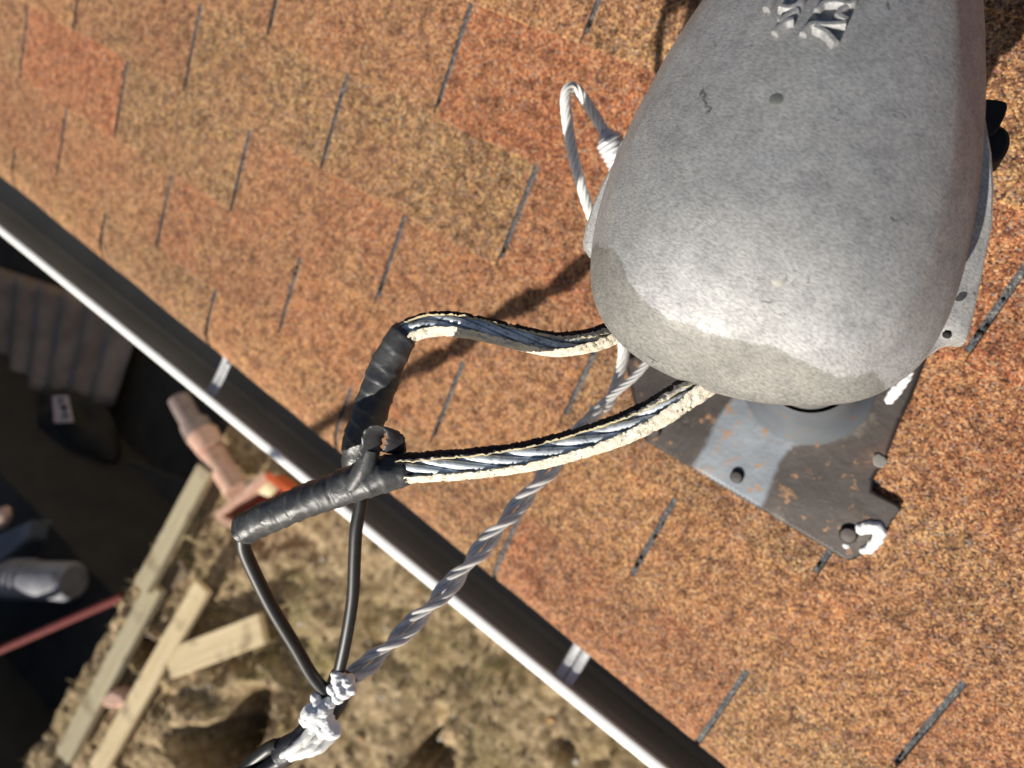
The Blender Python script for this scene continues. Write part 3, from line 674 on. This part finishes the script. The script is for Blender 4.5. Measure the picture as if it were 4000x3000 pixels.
# ------------------------------------------------------------------ ground
GZ = -2.4
def g(x, y): return onz(x, y, GZ)
PX1, PY0, PY1 = -1.27, -3.62, .36
holes = []
for (x, y, rx, ry, d) in ((945, 2870, .13, .24, .34), (860, 2960, .20, .12, .30), (590, 2530, .16, .07, .20), (660, 2560, .10, .07, .14), (1640, 2930, .05, .22, .16), (1700, 2980, .09, .12, .12), (1080, 2420, .06, .10, .08), (1290, 2720, .10, .12, .08), (2200, 2930, .05, .05, .05)):
    p = g(x, y); holes.append((p.x, p.y, rx, ry, d))
def gh(x, y):
    if x < PX1 and PY0 < y < PY1: return -4.3
    p = Vector((x, y, 0))
    h = GZ + .05 * noise.noise(p * .9) + .035 * noise.noise(p * 3.1) + .024 * noise.noise(p * 8) + .017 * noise.noise(p * 19 + Vector((3, 1, 0))) + .011 * noise.noise(p * 41)
    dgl = max(0, min(1, (1.3 - abs(x + .1)) / 1.0)) * max(0, min(1, (-1.7 - y) / .8))
    h += dgl * (.05 * abs(noise.noise(p * 5.5)) + .03 * abs(noise.noise(p * 13)))
    for hx, hy, rx, ry, d in holes:
        q = ((x - hx) / rx) ** 2 + ((y - hy) / ry) ** 2
        q *= 1 + .5 * noise.noise(p * 9)
        if q < 4: h -= d * math.exp(-max(0, q) ** 2 * .8); h += d * .22 * math.exp(-(math.sqrt(max(0, q)) - 1.5) ** 2 * 5)
    return h
def axis(a, b, st, far, extra):
    xs = [a + (b - a) * i / int((b - a) / st) for i in range(int((b - a) / st) + 1)]
    k = st; x = b
    while x < far: k *= 1.35; x += k; xs.append(x)
    k = st; x = a; pre = []
    while x > -far: k *= 1.35; x -= k; pre.append(x)
    xs = sorted(pre + xs + extra); out = [xs[0]]
    for x in xs[1:]:
        if x - out[-1] > .0012: out.append(x)
    return out
gx = axis(-1.5, 2.4, .021, 400, [PX1 - .001, PX1 + .0015]); gy = axis(-3.9, .2, .021, 400, [PY0 + .001, PY0 - .0015, PY1, PY1 + .002])
mb = MB(); ny = len(gy)
mb.add([Vector((x, y, gh(x, y))) for x in gx for y in gy], [(i * ny + j, (i + 1) * ny + j, (i + 1) * ny + j + 1, i * ny + j + 1) for i in range(len(gx) - 1) for j in range(ny - 1)])
def soil_mat():
    m, nt, b = mat('dry_soil', rough=.95, spec=.1); co = coords(nt)
    n = noi(nt, co, 3.0, 6, .65); n2 = noi(nt, co, 22, 6, .7); n3 = noi(nt, co, 1.6, 4, .6)
    c = ramp(nt, n2.outputs[0], [(.3, (.12, .082, .045)), (.48, (.33, .24, .14)), (.64, (.58, .45, .28))]).outputs[0]
    k = ramp(nt, n.outputs[0], [(.50, (0, 0, 0)), (.66, (.8, .8, .8))]).outputs[0]; c = mix(nt, k, c, mix(nt, n2.outputs[0], (.14, .10, .045), (.33, .24, .11)))
    k3 = ramp(nt, n3.outputs[0], [(.56, (0, 0, 0)), (.66, (.45, .45, .45))]).outputs[0]; c = mix(nt, k3, c, (.17, .16, .06))
    nt.links.new(c, b.inputs['Base Color'])
    nt.links.new(bump(nt, n2.outputs[0], .8, .03), b.inputs['Normal']); return m
ground = mb.build('ground', soil_mat(), None, at0=False); ground['kind'] = 'structure'
# dry grass and weeds (uncountable)
gm = []
for nm, c1, c2 in (('straw', (.34, .26, .12), (.46, .36, .19)), ('weed', (.09, .13, .025), (.17, .20, .05)), ('dead_leaf', (.26, .14, .05), (.42, .25, .10))): gm.append(simple(nm, c1, c2, 14, .8))
mb = MB()
for i in range(9000):
    x = rnd.uniform(-1.35, 1.9); y = rnd.uniform(-3.7, -.45)
    if noise.noise(Vector((x * 1.4, y * 1.4, 3))) < rnd.uniform(-.5, .35): continue
    z = gh(x, y); gr = noise.noise(Vector((x * 1.2 + 5, y * 1.2, 0))) > .12 and rnd.random() < .6
    a = rnd.uniform(0, 6.28); L = rnd.uniform(.02, .075); lean = rnd.uniform(.3, 1.6); wv = Vector((-math.sin(a), math.cos(a), 0)) * rnd.uniform(.0012, .003)
    p = Vector((x, y, z - .004)); t = p + Vector((math.cos(a) * lean, math.sin(a) * lean, 1)).normalized() * L; mm = p.lerp(t, .5) + Vector((0, 0, L * .12))
    mb.add([p - wv, p + wv, mm + wv * .8, mm - wv * .8, t], [(0, 1, 2, 3), (3, 2, 4)], 1 if gr else 0)
o = mb.build('dry_grass', gm, None, False, at0=False); o['kind'] = 'stuff'; o['label'] = 'thin dry and green grass over the dug soil'
mb = MB(); M_CL = simple('soil_clod', (.17, .12, .07), (.36, .28, .18), 30, .95, .6, .006); M_ST = simple('pale_stone', (.45, .42, .38), (.62, .6, .56), 40, .8)
M_OR = simple('orange_leaf', (.45, .22, .07), (.6, .35, .12), 30, .8)
for i in range(2600):
    x = rnd.uniform(-1.36, 1.9); y = rnd.uniform(-3.7, -.5); r = .006 + .022 * rnd.random() ** 4
    if r > .016 and y > -1.6: r *= .6
    lump(mb, (x, y, gh(x, y) + r * .2), r, (1, rnd.uniform(.6, 1.1), .65), .5, seg=6 if r < .012 else 8, m=0 if rnd.random() < .93 else (1 if rnd.random() < .6 else 2))
o = mb.build('soil_clods', [M_CL, M_ST, M_OR], None, False, at0=False); o['kind'] = 'stuff'; o['label'] = 'loose clods, pebbles and leaf scraps over the dug soil'

# ------------------------------------------------------------------ boards and debris on the ground
def wood_mat(name, a, b_):
    m, nt, b = mat(name, rough=.75, spec=.2); tc = N(nt, 'ShaderNodeTexCoord'); mp = N(nt, 'ShaderNodeMapping'); mp.inputs['Scale'].default_value = (1.2, 26, 26); nt.links.new(tc.outputs['Object'], mp.inputs[0])
    n = noi(nt, mp.outputs[0], 2.4, 6, .6, .6); c = ramp(nt, n.outputs[0], [(.3, a), (.7, b_)]).outputs[0]
    n2 = noi(nt, tc.outputs['Object'], 7, 5); k = ramp(nt, n2.outputs[0], [(.55, (0, 0, 0)), (.7, (.7, .7, .7))]).outputs[0]; c = mix(nt, k, c, (.20, .15, .09))
    nt.links.new(c, b.inputs['Base Color']); nt.links.new(bump(nt, n.outputs[0], .3, .002), b.inputs['Normal']); return m
M_PLY = wood_mat('pale_lumber', (.52, .40, .23), (.70, .58, .38)); M_TAN = wood_mat('weathered_board', (.36, .31, .20), (.48, .42, .29))
def board(name, pa, pb, width, th, z, label, m=M_PLY, tilt=0., cat='board', rise=0.):
    A = onz(*pa, z); B = onz(*pb, z + rise); t = (B - A); L = t.length / 2; t.normalize(); s = Vector((-t.y, t.x, 0)).normalized(); s.z = tilt; s.normalize(); n_ = t.cross(s)
    mb = MB(); c = Vector((0, 0, 0)); mb.box(c, Vector((L, 0, 0)), Vector((0, width / 2, 0)), Vector((0, 0, th / 2)))
    me = mb.build(name, m, None, False, bevel=.004, at0=False); me.matrix_world = Matrix(((t.x, s.x, n_.x, 0), (t.y, s.y, n_.y, 0), (t.z, s.z, n_.z, 0), (0, 0, 0, 1)))
    me.location = (A + B) / 2 - n_ * (th / 2 if n_.z > 0 else -th / 2); return tag(me, label, cat)
board('timber_board', (785, 2290), (370, 3010), .115, .04, GZ + .14, 'long pale sawn timber lying across the dug soil', rise=-.02)
board('timber_board', (655, 2595), (1020, 2455), .155, .045, GZ + .12, 'short wide offcut of pale timber beside the dark hole')
board('timber_board', (795, 1830), (545, 2300), .11, .05, GZ + .19, 'tan weathered board edging the shaded pit, nearer the house', M_TAN)
board('timber_board', (600, 2290), (240, 2960), .12, .05, GZ + .12, 'tan weathered board edging the shaded pit, past the red pole', M_TAN)
board('timber_board', (720, 2215), (580, 2330), .10, .03, GZ + .05, 'small brown scrap of wood where the two edging boards meet', wood_mat('brown_scrap', (.14, .10, .07), (.24, .19, .13)))
mb = MB()
pk = [(395, 2735), (440, 2690), (480, 2705), (520, 2740), (470, 2765), (410, 2760)]
P = [onz(x, y, GZ + .10) for x, y in pk]; cc = sum(P, Vector()) / 6; low_ = [p.lerp(cc, -.15) + Vector((0, 0, -.12)) for p in P]; topp = [p.lerp(cc, .25) + Vector((0, 0, .02)) for p in P]
mb.add(low_ + P + topp, [(r * 6 + i, r * 6 + (i + 1) % 6, (r + 1) * 6 + (i + 1) % 6, (r + 1) * 6 + i) for r in range(2) for i in range(6)] + [tuple(range(12, 18))])
tag(mb.build('broken_brick', simple('pink_brick', (.46, .27, .20), (.58, .38, .30), 30, .85), None, bevel=.004), 'small broken pink brick between two boards', 'brick')
M_CLAY = simple('salmon_clay', (.42, .24, .17), (.56, .36, .28), 14, .7); M_RED = simple('orange_red_plastic', (.42, .07, .02), (.55, .11, .03), 14, .45)
pipe = thing('clay_pipe', g(860, 1800), 'short salmon clay pipe with a flared end lying under the gutter', 'pipe')
def hp(x, y, h): return onz(x, y, GZ + h)
mb = MB(); tube(mb, line(hp(815, 1745, .12), hp(925, 1915, .10), 8), .068, 28); mb.build('barrel', M_CLAY, pipe)
mb = MB(); tube(mb, line(hp(792, 1700, .125), hp(830, 1760, .125), 4), lambda L, a, t: .088 - .012 * t, 28); mb.build('socket', M_CLAY, pipe)
p2 = thing('clay_pipe', g(740, 1620), 'short greyish clay pipe lying in the shade of the gutter', 'pipe')
mb = MB(); tube(mb, line(hp(700, 1560, .12), hp(765, 1680, .12), 6), .062, 24); mb.build('barrel', simple('grey_clay', (.16, .12, .11), (.25, .19, .17), 14, .7), p2)
mb = MB(); tube(mb, line(hp(760, 1655, .125), hp(785, 1705, .125), 3), .082, 24); mb.build('socket', simple('grey_clay2', (.16, .12, .11), (.25, .19, .17), 14, .7), p2)
crate = thing('plastic_crate', g(950, 1950), 'orange red open plastic crate partly hidden by the taped cable', 'crate')
a, b_, c_, d_ = hp(1035, 1855, .25), hp(845, 2015, .22), hp(955, 2080, .20), hp(1140, 1930, .22)
dn = Vector((0, 0, -.16))
for (q, r_, m) in ((a, b_, M_CLAY), (b_, c_, M_CLAY), (c_, d_, M_RED), (d_, a, M_RED)):
    mb = MB(); t = (r_ - q).normalized(); s = Vector((-t.y, t.x, 0)) * .018; mb.prism([q - s, r_ - s, r_ + s, q + s], Vector((0, 0, -.03))); mb.prism([q - s * .3, r_ - s * .3, r_ + s * .3, q + s * .3], dn); mb.build('side', m, crate, False, bevel=.004)
mb = MB(); mb.prism([a + dn * .98, b_ + dn * .98, c_ + dn * .98, d_ + dn * .98], Vector((0, 0, -.01))); mb.build('bottom', M_RED, crate, False)
mb = MB(); lump(mb, hp(1055, 1890, .13), .055, (1, 1.2, .8), .35, seg=14); tag(mb.build('pale_stone', simple('yellow_stone', (.5, .42, .22), (.66, .6, .42), 20, .8)), 'pale yellow stone inside the orange crate', 'stone')
mb = MB(); lump(mb, hp(990, 1900, .14), .045, (1, 1.1, .8), .3, seg=14); tag(mb.build('pale_stone', simple('pinkish_stone', (.42, .33, .26), (.55, .46, .38), 20, .8)), 'pinkish grey stone inside the orange crate', 'stone')

for o in sc.objects:
    if o.name.startswith('timber_board'): o['group'] = 'boards lying on the dug soil'
    if o.name.startswith('clay_pipe'): o['group'] = 'clay pipes under the gutter'
    if o.name.startswith('pale_stone'): o['group'] = 'stones in the crate'
    if o.name.startswith('service_cable'): o['group'] = 'split insulated cables from the hood'
# ------------------------------------------------------------------ the shaded pit
PZ0 = -4.0
def pz(x, y, h=0.): return onz(x, y, PZ0 + h)
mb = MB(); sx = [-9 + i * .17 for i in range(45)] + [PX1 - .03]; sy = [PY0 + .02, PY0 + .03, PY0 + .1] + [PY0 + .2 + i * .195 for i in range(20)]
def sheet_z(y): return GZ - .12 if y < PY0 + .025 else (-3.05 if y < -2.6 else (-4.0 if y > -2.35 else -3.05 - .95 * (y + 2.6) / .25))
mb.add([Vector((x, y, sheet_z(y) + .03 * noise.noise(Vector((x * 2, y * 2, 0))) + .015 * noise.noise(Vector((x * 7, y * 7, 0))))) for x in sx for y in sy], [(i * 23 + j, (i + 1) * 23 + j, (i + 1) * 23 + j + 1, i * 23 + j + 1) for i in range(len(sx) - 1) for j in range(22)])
tag(mb.build('pit_shade_sheet', simple('pit_shade_black', (.010, .010, .011), (.022, .021, .020), 5, .85, .5, .02)), 'near-black sheet added over the pit floor and wall to stand in for deep shade', 'shade sheet')  # added sheet: the pit's deep shade is put into its near-black colour
mb = MB(); k = 60; A, B_, C_, D_ = pz(-260, 960, .12), pz(560, 1230, .12), pz(440, 1590, .2), pz(-260, 1470, .2)
vs = []
for i in range(k + 1):
    f = i / k
    for j in range(9):
        q = A.lerp(B_, f).lerp(D_.lerp(C_, f), j / 8); vs.append(q + Vector((0, 0, .035 * math.sin(f * math.pi * 2 * 9))))
mb.add(vs, [(i * 9 + j, (i + 1) * 9 + j, (i + 1) * 9 + j + 1, i * 9 + j + 1) for i in range(k) for j in range(8)])
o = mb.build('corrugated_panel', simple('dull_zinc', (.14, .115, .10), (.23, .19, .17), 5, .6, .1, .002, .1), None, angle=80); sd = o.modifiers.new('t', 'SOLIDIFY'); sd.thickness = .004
tag(o, 'dim ribbed corrugated sheet lying in the shade left of the gutter', 'metal sheet')
bag = thing('black_bag', pz(250, 1700), 'bulky black bag with a pale printed label lying in the pit', 'bag')
mb = MB(); lump(mb, pz(300, 1660, .20), .46, (1.2, .62, .45), .3, seg=28); mb.build('body', M_BLACK, bag)
mb = MB(); P = [pz(205, 1548, .47), pz(262, 1545, .47), pz(283, 1648, .47), pz(212, 1652, .47)]; mb.prism(P, Vector((0, 0, -.01))); lb = mb.build('label', simple('label_paper', (.50, .40, .38), (.60, .50, .48), 20), bag, False)
mb = MB()
for q in ([(222, 1560), (252, 1556), (250, 1568), (226, 1572)], [(230, 1582), (262, 1580), (256, 1612), (244, 1614), (246, 1594), (232, 1594)], [(240, 1622), (266, 1618), (268, 1630), (240, 1632)]):
    mb.prism([pz(x, y, .474) for x, y in q], Vector((0, 0, -.003)))
mb.build('print', M_BLACK, lb, False)
drum = thing('plastic_drum', pz(180, 2265, 1.15), 'grey white plastic bucket lying on its side in the pit', 'bucket')
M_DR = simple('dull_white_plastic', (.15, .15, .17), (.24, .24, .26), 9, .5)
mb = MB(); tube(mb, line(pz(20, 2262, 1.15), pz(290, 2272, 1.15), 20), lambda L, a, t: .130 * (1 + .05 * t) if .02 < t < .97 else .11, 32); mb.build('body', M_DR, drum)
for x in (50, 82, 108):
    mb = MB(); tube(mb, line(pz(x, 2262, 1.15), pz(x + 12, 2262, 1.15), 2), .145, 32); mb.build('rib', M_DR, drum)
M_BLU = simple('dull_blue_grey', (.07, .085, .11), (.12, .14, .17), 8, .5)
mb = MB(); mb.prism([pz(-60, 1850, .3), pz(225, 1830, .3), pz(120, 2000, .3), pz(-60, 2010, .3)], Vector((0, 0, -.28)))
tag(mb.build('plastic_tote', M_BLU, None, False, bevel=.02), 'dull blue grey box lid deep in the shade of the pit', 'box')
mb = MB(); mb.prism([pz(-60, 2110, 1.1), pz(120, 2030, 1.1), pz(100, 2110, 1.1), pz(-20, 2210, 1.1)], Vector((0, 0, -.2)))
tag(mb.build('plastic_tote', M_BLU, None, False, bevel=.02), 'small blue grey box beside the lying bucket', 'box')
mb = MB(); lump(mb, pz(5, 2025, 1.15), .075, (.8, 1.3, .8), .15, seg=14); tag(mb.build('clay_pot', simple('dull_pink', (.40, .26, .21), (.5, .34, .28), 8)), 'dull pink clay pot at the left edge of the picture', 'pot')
mb = MB(); P = [pz(350, 1880, .12), pz(480, 1790, .12), pz(740, 1880, .12), pz(600, 2110, .12)]; mb.prism(P, Vector((0, 0, -.05)))
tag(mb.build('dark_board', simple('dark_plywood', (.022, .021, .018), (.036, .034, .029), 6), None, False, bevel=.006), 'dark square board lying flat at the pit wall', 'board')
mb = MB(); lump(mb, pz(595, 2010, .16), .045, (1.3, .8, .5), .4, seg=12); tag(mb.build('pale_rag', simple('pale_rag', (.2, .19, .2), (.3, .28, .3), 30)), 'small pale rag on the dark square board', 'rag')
mb = MB(); tube(mb, line(onz(485, 2328, GZ - .05), onz(-150, 2605, GZ - .22), 10), .026, 16)
tag(mb.build('red_pole', simple('red_pole_paint', (.085, .005, .003), (.12, .008, .005), 20, .85)), 'dark red metal pole leaning over the shaded pit', 'pole')
